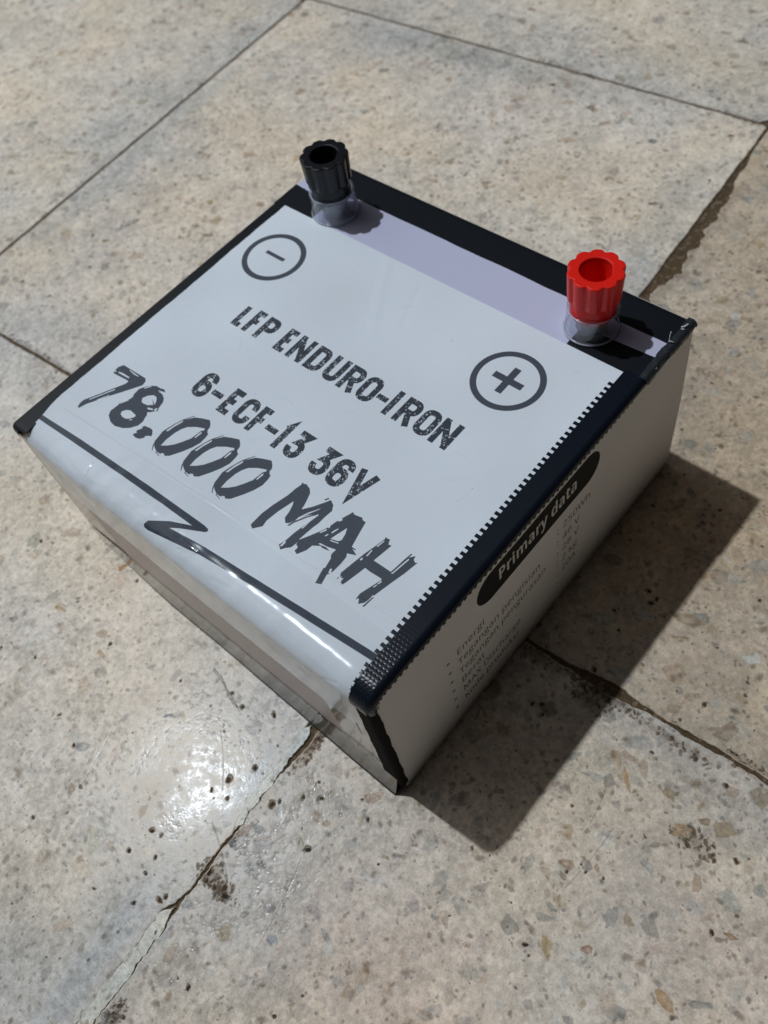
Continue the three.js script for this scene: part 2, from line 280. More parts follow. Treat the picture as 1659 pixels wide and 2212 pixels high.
// the section of the box top over the front edge and down: s runs from the back; returns y, z and the outward normal
const FA = 4.4, FB = 3.6;
function section(s, back, lift = 0, a = FA, b = FB) {     // s in units of length from y = back
  const flat = back - a, arc = Math.PI / 2 * Math.sqrt((a * a + b * b) / 2);
  let y, z, ny, nz;
  if (s <= flat) { y = back - s; z = H; ny = 0; nz = 1; }
  else if (s <= flat + arc) { const t = (s - flat) / arc * Math.PI / 2; y = a * (1 - Math.sin(t)); z = H - b * (1 - Math.cos(t)); ny = -Math.sin(t) / a; nz = Math.cos(t) / b; const l = Math.hypot(ny, nz); ny /= l; nz /= l; }
  else { y = 0; z = H - b - (s - flat - arc); ny = -1; nz = 0; }
  return [y + ny * lift, z + nz * lift, ny, nz];
}
const arcLen = (a, b) => Math.PI / 2 * Math.sqrt((a * a + b * b) / 2);

const paperNoise = (() => {                               // faint cockling of paper under tape
  const S = 1024, c = canvas(S, S), g = c.getContext('2d'), d = g.createImageData(S, S), a = noiseField(S, 7, 21), b = noiseField(S, 30, 22), f = noiseField(S, 256, 23);
  for (let k = 0; k < S * S; k++) { d.data[k * 4] = d.data[k * 4 + 1] = d.data[k * 4 + 2] = 128 + 100 * (a[k] - 0.5) + 22 * (b[k] - 0.5); d.data[k * 4 + 3] = 255; }
  g.putImageData(d, 0, 0);
  return c;
})();

// body
{
  const pts = [], a = FA, b = FB;
  pts.push([0.25, 0], [0.25, H - b - 0.2]);
  for (let k = 1; k <= 10; k++) { const t = Math.PI / 2 * (1 - k / 10); pts.push([0.25 + a * (1 - Math.sin(t)), H - 0.25 - b * (1 - Math.cos(t))]); }
  pts.push([99.8, H - 0.25], [99.8, 0]);
  const s = new THREE.Shape(pts.map(([y, z]) => new THREE.Vector2(y, z)));
  const g = new THREE.ExtrudeGeometry(s, { depth: 98.8, bevelEnabled: false });
  g.applyMatrix4(new THREE.Matrix4().makeBasis(new THREE.Vector3(0, 1, 0), new THREE.Vector3(0, 0, 1), new THREE.Vector3(1, 0, 0))).translate(0.2, 0, 0);
  mesh('body', g, std({ color: rgb(0.55, 0.5, 0.44), roughness: 0.5, clearcoat: 0.8, clearcoatRoughness: 0.12 }), battery);
}
// brush lettering on the label: 1 = ink, 0 = bare paper; outline points x,y
const BRUSH = [
  [1,"7.61,23.12 7.56,24.00 8.15,25.08 11.39,25.20 15.16,25.34 15.80,24.72 16.02,23.68 15.66,23.08 14.19,20.72 12.26,17.73 9.62,13.30 9.11,11.70 8.70,11.65 8.26,12.51 8.23,13.67 10.22,17.38 11.90,20.60 12.52,21.76 12.62,22.63 11.89,22.68 8.06,22.27 7.75,22.67 8.40,22.90"],
  [0,"8.80,22.95 8.74,23.27 9.72,23.48 11.85,23.55 12.07,23.25 11.34,23.15"],
  [0,"10.33,24.80 10.46,24.95 13.32,24.90 13.48,24.71 12.08,24.61"],
  [0,"9.25,14.31 9.13,14.58 10.45,17.19 11.72,19.59 11.92,19.37 10.85,17.37"],
  [0,"10.60,15.29 11.89,17.78 12.07,17.76 11.03,15.44"],
  [1,"16.12,14.13 15.50,15.15 15.68,17.15 15.50,17.81 16.62,19.68 16.68,20.45 16.33,20.95 16.19,22.62 16.78,23.66 17.71,24.68 18.77,25.31 20.03,25.36 20.88,25.65 21.78,25.18 20.23,24.53 21.57,24.51 22.65,23.93 23.25,23.19 23.67,21.61 24.05,21.01 22.94,19.82 22.45,19.48 23.05,18.76 23.04,18.46 23.55,17.26 23.46,16.07 22.51,14.63 21.25,13.70 19.33,13.08 17.76,13.27"],
  [0,"19.26,20.61 18.67,21.37 19.12,22.40 20.15,23.31 21.05,23.28 21.70,22.71 22.30,21.67 20.78,22.37 22.05,21.50 21.04,20.72 19.96,20.51"],
  [0,"17.98,15.84 17.67,16.49 18.21,17.29 19.05,17.72 20.88,17.55 21.16,17.17 20.63,16.24 19.95,15.69 18.92,15.55"],
  [0,"21.58,20.12 21.66,20.43 22.76,20.75 23.05,20.49 22.07,20.08"],
  [0,"23.07,20.85 23.35,21.38 23.65,21.37 23.68,20.70 23.39,20.50"],
  [0,"15.55,17.64 15.61,17.97 16.37,19.42 16.68,19.29 15.77,17.59"],
  [0,"16.80,23.38 17.73,24.66 18.00,24.55 17.14,23.35"],
  [0,"20.00,24.61 20.07,24.80 21.78,25.23 21.90,25.08"],
  [0,"20.67,15.90 21.10,16.39 21.28,16.24 20.85,15.80"],
  [1,"24.35,13.76 24.34,14.31 24.70,14.55 24.18,14.95 24.73,16.11 24.40,16.39 24.78,16.82 26.34,17.09 26.97,16.96 27.68,16.21 27.88,15.74 27.52,15.68 26.80,15.18 26.91,14.71 26.34,13.95 25.39,13.65"],
  [1,"29.39,15.39 28.91,18.08 29.39,19.67 30.35,22.37 30.86,23.06 31.87,24.31 33.32,25.03 34.97,25.66 35.71,25.14 36.32,24.46 36.48,23.60 36.86,23.18 37.30,23.02 37.50,22.12 37.57,20.53 37.00,18.79 36.05,16.91 34.66,14.68 33.85,14.16 33.53,14.20 32.50,13.89 31.69,13.86 30.60,14.32 29.84,14.87"],
  [0,"31.25,15.37 31.10,17.12 31.32,19.20 31.74,20.59 32.41,21.76 33.99,22.85 35.67,23.59 35.93,23.22 35.47,22.63 35.41,22.04 35.17,20.23 34.36,18.71 33.46,17.26 32.42,16.19"],
  [0,"29.37,18.63 29.75,20.62 30.22,21.97 30.40,22.46 30.62,22.00 30.03,20.11 29.83,18.77 29.61,18.51"],
  [0,"35.57,20.78 35.58,21.88 35.74,22.65 36.03,22.28 35.83,20.76"],
  [1,"29.06,18.83 29.58,20.77 30.19,22.51 31.49,24.53 31.68,24.54 30.41,22.44 29.72,20.65 29.25,18.79"],
  [1,"30.65,13.49 29.91,14.38 29.50,15.30 29.72,15.23 30.28,14.31 30.80,13.51"],
  [1,"31.45,13.69 31.72,13.88 32.98,13.50 32.76,13.40"],
  [0,"31.71,13.79 31.93,13.94 32.85,13.67 32.72,13.53"],
  [0,"32.66,14.14 33.26,14.45 33.64,14.26 33.11,13.91"],
  [1,"38.00,15.47 37.51,18.17 38.00,19.76 38.96,22.46 39.47,23.14 40.48,24.40 41.92,25.11 43.58,25.75 44.32,25.23 44.93,24.54 45.08,23.68 45.47,23.27 45.91,23.11 46.11,22.20 46.18,20.62 45.61,18.87 44.66,16.99 43.27,14.76 42.46,14.25 42.14,14.29 41.10,13.97 40.30,13.94 39.21,14.41 38.44,14.96"],
  [0,"39.86,15.45 39.71,17.21 39.93,19.29 40.34,20.68 41.02,21.84 42.60,22.93 44.27,23.68 44.53,23.30 44.08,22.71 44.02,22.12 43.78,20.31 42.96,18.79 42.06,17.35 41.03,16.28"],
  [0,"37.98,18.71 38.36,20.70 38.83,22.06 39.00,22.54 39.23,22.08 38.64,20.20 38.43,18.86 38.22,18.60"],
  [0,"44.18,20.86 44.19,21.97 44.35,22.74 44.64,22.36 44.43,20.85"],
  [1,"37.67,18.91 38.19,20.86 38.80,22.60 40.10,24.62 40.28,24.63 39.02,22.53 38.33,20.73 37.85,18.87"],
  [1,"39.26,13.57 38.52,14.47 38.11,15.38 38.32,15.31 38.88,14.40 39.40,13.59"],
  [1,"40.06,13.78 40.33,13.97 41.59,13.59 41.37,13.49"],
  [0,"40.32,13.88 40.53,14.03 41.45,13.76 41.33,13.62"],
  [0,"41.27,14.22 41.87,14.53 42.25,14.34 41.72,14.00"],
  [1,"46.92,15.57 46.43,18.26 46.92,19.85 47.88,22.55 48.39,23.23 49.39,24.49 50.84,25.20 52.50,25.84 53.24,25.32 53.85,24.64 54.00,23.78 54.39,23.36 54.83,23.20 55.03,22.30 55.09,20.71 54.53,18.97 53.57,17.09 52.19,14.86 51.38,14.34 51.05,14.38 50.02,14.06 49.21,14.04 48.13,14.50 47.36,15.05"],
  [0,"48.77,15.55 48.63,17.30 48.84,19.38 49.26,20.77 49.94,21.93 51.52,23.03 53.19,23.77 53.45,23.40 52.99,22.80 52.94,22.22 52.70,20.41 51.88,18.88 50.98,17.44 49.95,16.37"],
  [0,"46.90,18.80 47.28,20.79 47.75,22.15 47.92,22.63 48.15,22.17 47.56,20.29 47.35,18.95 47.13,18.69"],
  [0,"53.09,20.95 53.11,22.06 53.27,22.83 53.56,22.45 53.35,20.94"],
  [1,"46.59,19.01 47.10,20.95 47.72,22.69 49.02,24.71 49.20,24.72 47.94,22.62 47.24,20.82 46.77,18.97"],
  [1,"48.18,13.66 47.44,14.56 47.02,15.47 47.24,15.41 47.80,14.49 48.32,13.68"],
  [1,"48.98,13.87 49.24,14.06 50.51,13.68 50.29,13.58"],
  [0,"49.23,13.97 49.45,14.12 50.37,13.85 50.25,13.71"],
  [0,"50.19,14.31 50.78,14.62 51.16,14.43 50.63,14.09"],
  [1,"59.44,13.14 60.31,12.72 61.55,14.21 61.29,15.54 61.66,18.24 62.29,20.69 62.51,21.61 62.91,20.98 63.42,19.51 63.67,18.01 64.56,17.24 65.17,17.68 65.46,18.31 65.81,18.86 66.77,20.94 68.20,22.22 67.92,19.72 67.63,18.17 67.35,16.63 67.14,14.41 66.75,13.24 67.70,12.62 68.17,13.34 68.99,14.14 69.19,15.31 69.04,16.38 69.36,19.42 69.65,20.97 69.68,22.49 69.89,24.31 69.23,25.35 68.12,25.93 67.64,25.04 66.25,22.76 65.04,21.22 64.51,23.04 63.86,24.75 63.09,25.45 61.88,25.84 61.49,25.63 60.95,25.62 61.16,25.18 60.80,23.50 60.83,23.15 60.65,21.77 59.89,18.81 59.44,16.19"],
  [0,"65.67,18.70 65.72,19.58 66.43,21.31 67.85,23.54 67.72,23.05 66.65,21.07 65.90,18.92"],
  [0,"64.94,21.27 65.49,22.31 67.11,24.82 66.94,25.09 65.41,22.40 64.84,21.75"],
  [1,"67.00,25.26 67.43,26.06 67.72,25.90 67.31,25.23"],
  [1,"65.16,17.07 65.49,18.27 66.91,20.80 67.96,22.16 68.27,22.14 67.11,20.58 65.83,18.22 65.58,17.25"],
  [0,"67.74,18.25 68.20,22.22 68.48,22.17 68.10,20.15 68.01,18.23"],
  [0,"67.07,13.12 67.14,14.41 67.48,14.42 67.46,13.23"],
  [1,"72.61,24.60 73.15,26.05 73.08,26.29 73.50,26.30 73.79,26.12 75.43,26.49 75.78,26.15 76.58,26.12 77.08,23.98 77.93,20.67 79.73,19.97 78.09,19.26 78.50,18.64 78.60,17.01 78.53,15.26 78.33,14.27 78.03,13.99 78.55,11.93 77.52,11.49 77.01,13.15 76.66,14.59 76.47,16.30 75.90,17.60 75.99,18.67 74.00,18.09 71.89,16.70 71.69,15.39 70.82,13.74 69.99,14.00 70.01,14.89 69.35,15.14 69.03,16.08 69.91,17.60 70.93,19.58 71.68,21.25 72.06,23.01"],
  [0,"73.64,19.72 74.01,21.17 74.29,22.10 74.62,23.23 75.20,22.03 75.49,20.77 75.17,20.19"],
  [0,"72.50,17.66 72.76,17.97 74.71,18.23 75.14,17.76 73.54,17.67"],
  [1,"72.75,17.61 74.11,17.97 74.95,17.82 75.12,17.72 73.77,17.43"],
  [0,"73.68,19.52 75.36,19.98 75.52,19.81 73.96,19.37"],
  [0,"71.05,19.55 71.63,20.83 71.91,20.65 71.33,19.52"],
  [0,"72.34,19.60 72.59,20.25 72.80,20.11 72.55,19.52"],
  [0,"72.88,20.70 72.99,21.37 73.35,22.22 73.50,21.98 73.12,20.75"],
  [0,"76.51,14.54 76.13,15.76 76.13,16.99 76.40,16.90 76.89,14.70"],
  [0,"78.04,14.28 77.71,15.13 78.02,15.37 78.48,14.47"],
  [0,"72.34,23.96 72.55,24.20 72.84,23.87 72.40,23.26 72.19,23.34"],
  [0,"71.60,21.34 71.78,21.76 72.02,21.34 71.89,21.17"],
  [1,"77.85,20.76 78.91,20.80 78.97,20.65 78.09,20.49"],
  [1,"81.28,23.54 81.69,25.57 81.53,25.98 81.86,25.85 82.51,25.94 82.91,25.02 83.56,25.20 82.91,21.02 84.49,21.05 86.82,21.09 87.60,25.17 88.35,26.08 88.53,25.29 89.16,24.99 89.49,25.29 88.97,22.26 88.26,19.39 87.03,13.85 86.33,13.00 85.73,13.83 85.35,13.36 85.24,14.69 86.55,18.95 86.17,19.09 83.91,18.95 82.66,19.00 82.45,17.87 81.84,14.91 81.60,14.12 80.99,14.29 80.91,15.20 80.42,14.83 79.82,15.65 80.26,18.51 80.69,21.10"],
  [0,"87.04,20.84 87.66,24.93 87.91,24.91 87.34,21.01"],
  [1,"86.82,21.09 87.05,23.00 87.15,24.13 87.41,26.02 87.66,25.97 87.44,23.78 87.14,21.19"],
  [0,"80.73,19.76 80.94,20.35 81.18,19.98 81.05,19.60"],
  [0,"81.19,20.84 81.19,22.39 81.42,22.44 81.45,21.00"],
  [0,"81.44,23.51 81.75,25.19 81.94,25.12 81.71,23.51"],
  [0,"86.20,16.98 86.41,17.74 86.60,17.67 86.41,16.98"],
  [0,"86.41,17.89 86.59,18.76 86.84,18.67 86.65,17.92"],
  [0,"87.25,14.50 87.22,15.80 87.48,15.81 87.44,14.64"],
  [0,"85.51,13.48 85.66,13.91 85.88,13.54 85.78,13.32"],
  [0,"80.08,14.30 80.09,14.59 80.49,15.36 80.56,14.52"],
  [1,"87.15,13.05 87.46,15.52 87.69,15.56 87.48,13.19"],
  [1,"80.05,14.37 80.01,14.89 80.16,14.84 80.19,14.39"],
];

// top label: printed paper from the terminals over the front edge and down to the middle of the front
const LX0 = 2.9, LX1 = 96.2, LBACK = 81.1, LDOWN = 16.2, LLEN = LBACK - FA + arcLen(FA, FB) + LDOWN;
const inkSpeck = rng(31);
const GLYPHS = {
  L: 'M0,1 L0,0 L1,0', F: 'M0,-.1 L0,1 L1,1 M0,.52 L.86,.52', E: 'M1.1,0 L0,0 L0,1 L1.1,1 M0,.52 L.9,.52', N: 'M0,-.1 L0,1.05 M0,1 L1,0 M1,1.1 L1,-.05', I: 'M.5,-.1 L.5,1.1', V: 'M0,1.1 L.5,0 L1,1.1',
  U: 'M0,1.1 L0,R Q0,0 r,0 Q1,0 1,R L1,1.1', D: 'M0,0 L0,1 L.5,1 Q1,1 1,.72 L1,.28 Q1,0 .5,0 Z', O: 'M0,.28 L0,.72 Q0,1 .5,1 Q1,1 1,.72 L1,.28 Q1,0 .5,0 Q0,0 0,.28 Z', P: 'M0,-.1 L0,1 L.55,1 Q1,1 1,.74 Q1,.46 .55,.46 L0,.46',
  R: 'M0,-.1 L0,1 L.55,1 Q1,1 1,.74 Q1,.48 .55,.48 L0,.48 M.5,.46 L1.02,-.1', C: 'M1,.68 L1,.74 Q1,1 .5,1 Q0,1 0,.72 L0,.28 Q0,0 .5,0 Q1,0 1,.26 L1,.34', '-': 'M0,.45 L1,.45', 1: 'M.2,.82 L.55,.98 L.55,-.1', 3: 'M0,1 L.95,1 L.42,.58 Q1,.6 1,.3 Q1,0 .5,0 Q0,0 0,.3', 6: 'M.98,.74 Q.98,1 .5,1 Q0,1 0,.7 L0,.28 Q0,0 .5,0 Q1,0 1,.3 Q1,.58 .5,.58 Q0,.58 0,.3',
};
function glyph(c, ch, x, y, w, h, sw) {
  if (ch === '-') return c.fillRect(x, y + h * 0.36, w, sw * 0.95);
  c.lineWidth = sw; c.lineJoin = 'miter'; c.lineCap = 'butt'; c.beginPath();
  const X = (t) => x + sw / 2 + (t === 'r' ? 0.5 : +t) * (w - sw), Y = (t) => { const q = t === 'R' ? 0.3 : +t; return q < 0 ? y : q > 1.04 ? y + h : y + sw / 2 + q * (h - sw); };
  for (const part of GLYPHS[ch].match(/[MLQZ][^MLQZ]*/g)) {
    const n = part.slice(1).trim().split(/[ ,]+/);
    if (part[0] === 'M') c.moveTo(X(n[0]), Y(n[1])); else if (part[0] === 'L') c.lineTo(X(n[0]), Y(n[1])); else if (part[0] === 'Q') c.quadraticCurveTo(X(n[0]), Y(n[1]), X(n[2]), Y(n[3])); else c.closePath();
  }
  c.stroke();
}
const INK = '#454b55';
{
  const W = 2048, Hh = 2048, cc = canvas(W, Hh), c = cc.getContext('2d'), ic = canvas(W, Hh), q = ic.getContext('2d'), sx = W / (LX1 - LX0), sy = Hh / LLEN;
  c.fillStyle = '#e0e7ee'; c.fillRect(0, 0, W, Hh);
  // canvas row 0 = back edge of the label
  const up = (g) => g.setTransform(sx, 0, 0, -sy, -LX0 * sx, LBACK * sy);
  up(q); q.fillStyle = q.strokeStyle = '#343a44';
  const word = (list, y, h, w, sw) => { for (const [ch, x, ww] of list) glyph(q, ch, x, y, ww ?? w, h, sw); };
  word([['L', 19.1, 2.9], ['F', 22.4, 3.0], ['P', 25.8, 3.8], ['E', 32.0, 3.0], ['N', 35.6, 4.2], ['D', 40.7, 4.0], ['U', 45.6, 3.9], ['R', 50.1, 4.1], ['O', 54.8, 4.0], ['-', 59.1, 2.6], ['I', 62.2, 1.5], ['R', 64.9, 4.1], ['O', 69.6, 4.0], ['N', 74.0, 4.3]], 46.8, 6.5, 4, 1.3);
  word([['6', 25.5, 3.9], ['-', 30.0, 2.9], ['E', 33.9, 3.2], ['C', 37.8, 3.8], ['F', 42.2, 3.1], ['-', 45.8, 2.9], ['1', 48.7, 3.0], ['3', 52.2, 3.9], ['3', 59.0, 3.9], ['6', 63.5, 4.0], ['V', 68.1, 4.7]], 28.2, 6.7, 4, 1.35);
  // worn ink: small bare flecks inside the letters
  q.globalCompositeOperation = 'destination-out';
  for (let k = 0; k < 5200; k++) {
    const row = k % 2, x = row ? 18 + 62 * inkSpeck() : 24 + 50 * inkSpeck(), y = (row ? 46.9 : 28.3) + 6.4 * inkSpeck(), n = Math.sin(x * 1.9 + row) + Math.sin(y * 2.7 + x * 0.7), d = 0.10 + 0.26 * inkSpeck() ** 2;
    if (n < -0.7 + inkSpeck()) continue;
    q.globalAlpha = 0.85; blob(q, x, y, d * (1 + inkSpeck() * 1.2), d, inkSpeck() * 3.1, inkSpeck, 6, 0.5);
  }
  q.globalCompositeOperation = 'source-over'; q.globalAlpha = 1; q.fillStyle = q.strokeStyle = INK;
  for (const [cx, cy] of [[13.05, 66.9], [78.1, 67.1]]) { q.lineWidth = 1.3; q.beginPath(); q.arc(cx, cy, 6.85, 0, 7); q.stroke(); }
  q.fillRect(10.3, 66.85, 5.6, 0.95); q.fillRect(74.7, 66.35, 6.8, 1.5); q.save(); q.translate(78.1, 67.1); q.fillRect(-0.75, -3.5, 1.5, 7); q.restore();
  // the rule with its lightning kink
  const pen = (s) => { q.beginPath(); s.split(' ').forEach((v, k) => { const [x, y] = v.split(',').map(Number); q[k ? 'lineTo' : 'moveTo'](x, y); }); q.closePath(); q.fill(); };
  q.fillStyle = INK;
  pen('3.4,4.7 3.4,5.8 16,6.55 30,7.15 37.3,7.45 47,7.65 52.6,7.75 53.7,7.6 54,7.25 53.7,6.8 51.2,5.5 47.3,3.5 56.1,4.55 70,5.75 84,6.95 96.2,8.05 96.2,6.65 84,5.55 70,4.35 56.4,3.1 48,1.75 43.2,0.9 42.2,0.95 41.8,1.4 42.3,2.3 46.3,4.4 50.7,6.3 42,6.2 38.8,6.05 30,5.8 16,5.2');
  q.globalCompositeOperation = 'destination-out';
  q.globalCompositeOperation = 'source-over';
  for (const [dark, s] of BRUSH) { q.globalCompositeOperation = dark ? 'source-over' : 'destination-out'; pen(s); }
  // dry streaks and scan lines in the broad strokes
  q.globalCompositeOperation = 'source-atop';
  for (let k = 0; k < 900; k++) { const x = 3 + 93 * inkSpeck(), y = 0.5 + 26 * inkSpeck(); q.globalAlpha = 0.10 + 0.1 * inkSpeck(); q.fillStyle = inkSpeck() < 0.65 ? '#8b949c' : '#2c323a'; q.fillRect(x, y, 0.5 + 2.5 * inkSpeck(), 0.07); }
  q.globalAlpha = 0.8; q.fillStyle = '#8e979f';
  for (const [x, y, n] of [[24, 12.3, 30], [35, 12, 30], [46, 11.6, 30], [57.2, 9, 14], [66, 9.8, 14], [69, 10, 12], [79, 10, 12], [88, 9, 10]]) for (let k = 0; k < n; k++) blob(q, x + 1.4 * (inkSpeck() - 0.5), y + 1.2 * (inkSpeck() - 0.5), 0.14, 0.1, 0, inkSpeck, 5);
  c.setTransform(1, 0, 0, 1, 0, 0); c.globalAlpha = 1; c.drawImage(ic, 0, 0);
  up(c); c.globalAlpha = 0.8; c.fillStyle = '#6a6c78'; blob(c, 62.5, 69.3, 0.35, 0.25, 0, inkSpeck); blob(c, 87.8, 43, 0.25, 0.2, 0, inkSpeck);
  for (let k = 0; k < 90; k++) { c.globalAlpha = 0.12 + 0.25 * inkSpeck(); c.fillStyle = inkSpeck() < 0.7 ? '#8a8f98' : '#b9a994'; blob(c, 3 + 92 * inkSpeck(), 1 + 79 * inkSpeck(), 0.1 + 0.22 * inkSpeck(), 0.1 + 0.1 * inkSpeck(), inkSpeck() * 3, inkSpeck, 6); }
  c.strokeStyle = '#9aa3ae'; c.lineWidth = 0.07;
  for (let k = 0; k < 26; k++) { c.globalAlpha = 0.18 + 0.2 * inkSpeck(); const x = 4 + 88 * inkSpeck(), y = 2 + 76 * inkSpeck(); c.beginPath(); c.moveTo(x, y); c.quadraticCurveTo(x + 2 * inkSpeck(), y + 2, x + 6 * (inkSpeck() - 0.3), y + 5 * (inkSpeck() - 0.5)); c.stroke(); }
  c.globalAlpha = 1;
  // paper tone
  const d = c.getImageData(0, 0, W, Hh), p = d.data, nA = noiseField(2048, 6, 41), nB = noiseField(2048, 900, 42);
  for (let k = 0; k < W * Hh; k++) { const f = 1 + 0.06 * (nA[k] - 0.5) + 0.03 * (nB[k] - 0.5); p[k * 4] *= f; p[k * 4 + 1] *= f; p[k * 4 + 2] *= f; }
  c.putImageData(d, 0, 0);
  // bump: cockled paper, a fold across the label, wrinkles in the clear tape near the front
  const bc = canvas(1024, 1024), b = bc.getContext('2d'), kx = 1024 / (LX1 - LX0), ky = 1024 / LLEN;
  b.drawImage(paperNoise, 0, 0);
  b.setTransform(kx, 0, 0, -ky, -LX0 * kx, LBACK * ky);
  b.lineCap = 'round';
  const crease = (x0, y0, x1, y1, w, al, col) => { for (let k = 5; k >= 1; k--) { b.globalAlpha = al / 5; b.strokeStyle = col; b.lineWidth = w * k / 5; b.beginPath(); b.moveTo(x0, y0); b.lineTo(x1, y1); b.stroke(); } };
  crease(36, 80, 47, 62, 3, 0.35, '#ffffff'); crease(47, 78, 52, 66, 2, 0.25, '#000000'); crease(6, 9.5, 94, 14.5, 0.6, 0.55, '#ffffff'); crease(70, 44, 92, 46, 3, 0.2, '#000000'); crease(18, 45, 50, 43, 3, 0.2, '#000000');
  for (let k = 0; k < 22; k++) { const x = 4 + 90 * inkSpeck(), y = 4.6 * inkSpeck() - 1.5, l = 2 + 7 * inkSpeck(); crease(x, y, x + l, y + (inkSpeck() - 0.5) * 2.4, 0.7 + inkSpeck(), 0.3, k % 2 ? '#ffffff' : '#000000'); }
  crease(51.3, 3.2, 55.2, 3.0, 0.9, 0.95, '#ffffff'); crease(22.8, 4.2, 23.4, 2, 0.6, 0.8, '#ffffff');
  // clear tape covers only the front 14 units
  const kc = canvas(64, 512), g = kc.getContext('2d'); g.fillStyle = '#a8a8a8'; g.fillRect(0, 0, 64, 512); g.fillStyle = '#2c2c2c'; const edge = (LBACK - 12) / LLEN * 512; g.fillRect(0, edge, 64, 512);
  const m = std({ map: texture(cc, true), bumpMap: texture(bc), bumpScale: 0.0003, roughness: 1, roughnessMap: texture(kc), specularIntensity: 0.7, name: 'label_paper' });
  const sheet = grid(180, 260, (u, v) => {
    const s = (1 - v) * LLEN, x0 = LX0 + u * (LX1 - LX0), y0 = LBACK - s, loose = smooth(13, 4, y0) * smooth(-20, -6, y0) * smooth(0, 0.06, u) * smooth(1, 0.96, u);
    const [y, z, ny] = section(s, LBACK, 0.09 + loose * (0.16 + 0.3 * n1(x0 * 0.11 + y0 * 0.07, 1) + 0.12 * n1(x0 * 0.41 - y0 * 0.2, 2) + 0.025 * n1(x0 * 0.9 + y0 * 0.5, 4))), end = s > LLEN - 0.4 ? 0.25 * wob(u * 90, 7) : 0;
    const left = LX0 + 0.12 * wob(y * 0.7, 3) + 1.3 * smooth(12, 3, y) - 2.9 * smooth(-0.2, -1.2, -ny * 1.3), bulge = 0.5 * smooth(0.5, 1, ny < 0 ? -ny : 0) * Math.sin(u * 3.1) ;
    return [left + (LX1 - left) * u, y - bulge * 0.5, z + end];
  });
  sheet.attributes.uv.array.forEach((q2, k, a) => { if (k % 2 === 0) { const X = sheet.attributes.position.getX(k / 2); a[k] = (X - LX0) / (LX1 - LX0); } });
  mesh('top_label', sheet, m, battery);
}
// plain paper strip under the terminals
mesh('paper_strip', box(0.1, 99.2, 80, 92.6, H - 0.3, H - 0.06), std({ color: rgb(0.57, 0.57, 0.74), roughness: 0.75 }), battery, 'lilac paper strip between the terminals');

// black tape
const tapeBump = (() => {                                 // woven dots press through near the tape's front end
  const w = 128, h = 2048, c = canvas(w, h), g = c.getContext('2d'), d = g.createImageData(w, h), r = rng(66);
  for (let y = 0; y < h; y++) for (let x = 0; x < w; x++) { const k = (y * w + x) * 4, a = 0.06 + 0.94 * smooth(0.76, 0.9, y / h), v = 40 + a * 200 * Math.pow(Math.max(0, 0.5 + 0.25 * Math.sin(x / w * 2 * Math.PI * 7 + Math.PI * Math.floor(y / h * 110)) + 0.25 * Math.sin(y / h * 2 * Math.PI * 110)), 3) + 16 * (r() - 0.5) * a; d.data[k] = d.data[k + 1] = d.data[k + 2] = v; d.data[k + 3] = 255; }
  g.putImageData(d, 0, 0);
  return texture(c);
})();
const black = std({ color: rgb(0.007, 0.009, 0.012), roughness: 0.4, specularIntensity: 0.45, name: 'black_tape' });
{
  // back band: over the back edge
  const r = 1.2;
  mesh('tape_strip', grid(30, 16, (u, v) => {
    const x = -0.15 + u * 99.0; let y, z;
    if (v < 0.5) { y = 91.9 + 0.12 * wob(x, 2) + (100.1 - r - 91.9) * v / 0.5; z = H + 0.05; } else if (v < 0.75) { const t = (v - 0.5) / 0.25 * Math.PI / 2; y = 100.1 - r + r * Math.sin(t); z = H + 0.05 - r * (1 - Math.cos(t)); } else { y = 100.1; z = H + 0.05 - r - (v - 0.75) * 40; }
    return [x, y, z];
  }), black, battery, 'wide black tape along the back edge');
  // short pieces beside the terminals
  mesh('tape_strip', slab([[-0.1, 80.3], [11.6, 80.4], [11.7, 87.6], [6, 87.7], [-0.1, 88.2]], H - 0.1, H + 0.03), black, battery, 'short black tape piece by the black terminal');
  mesh('tape_strip', slab([[82, 80.9], [98.6, 80.9], [98.9, 82], [98.7, 87.6], [88.3, 87.0], [82, 86.8]], H - 0.1, H + 0.03), black, battery, 'short black tape piece by the red terminal');
  // left band with a squarer corner, folded over the left side
  const back = 88, a = 1.3, b = 1.3, len = back - a + arcLen(a, b) + 2.2;
  mesh('tape_strip', grid(14, 200, (u, v) => {
    const [y, z, ny, nz] = section(v * len, back, 0.04, a, b), w = 3.3 + 0.15 * wob(y, 5) + 1.3 * smooth(12, 3, y) - 2.8 * smooth(0.3, 1, -ny);
    if (u > 0.35) return [0.35 + (w - 0.35) * (u - 0.35) / 0.65, y, z];
    if (u > 0.2) { const t = (0.35 - u) / 0.15 * Math.PI / 2; return [0.35 - 0.5 * Math.sin(t), y - ny * 0.5 * (1 - Math.cos(t)), z - nz * 0.5 * (1 - Math.cos(t))]; }
    return [-0.15, y - ny * (0.5 + (0.2 - u) * 30), z - nz * (0.5 + (0.2 - u) * 30)];
  }), black, battery, 'black tape along the left edge');
}
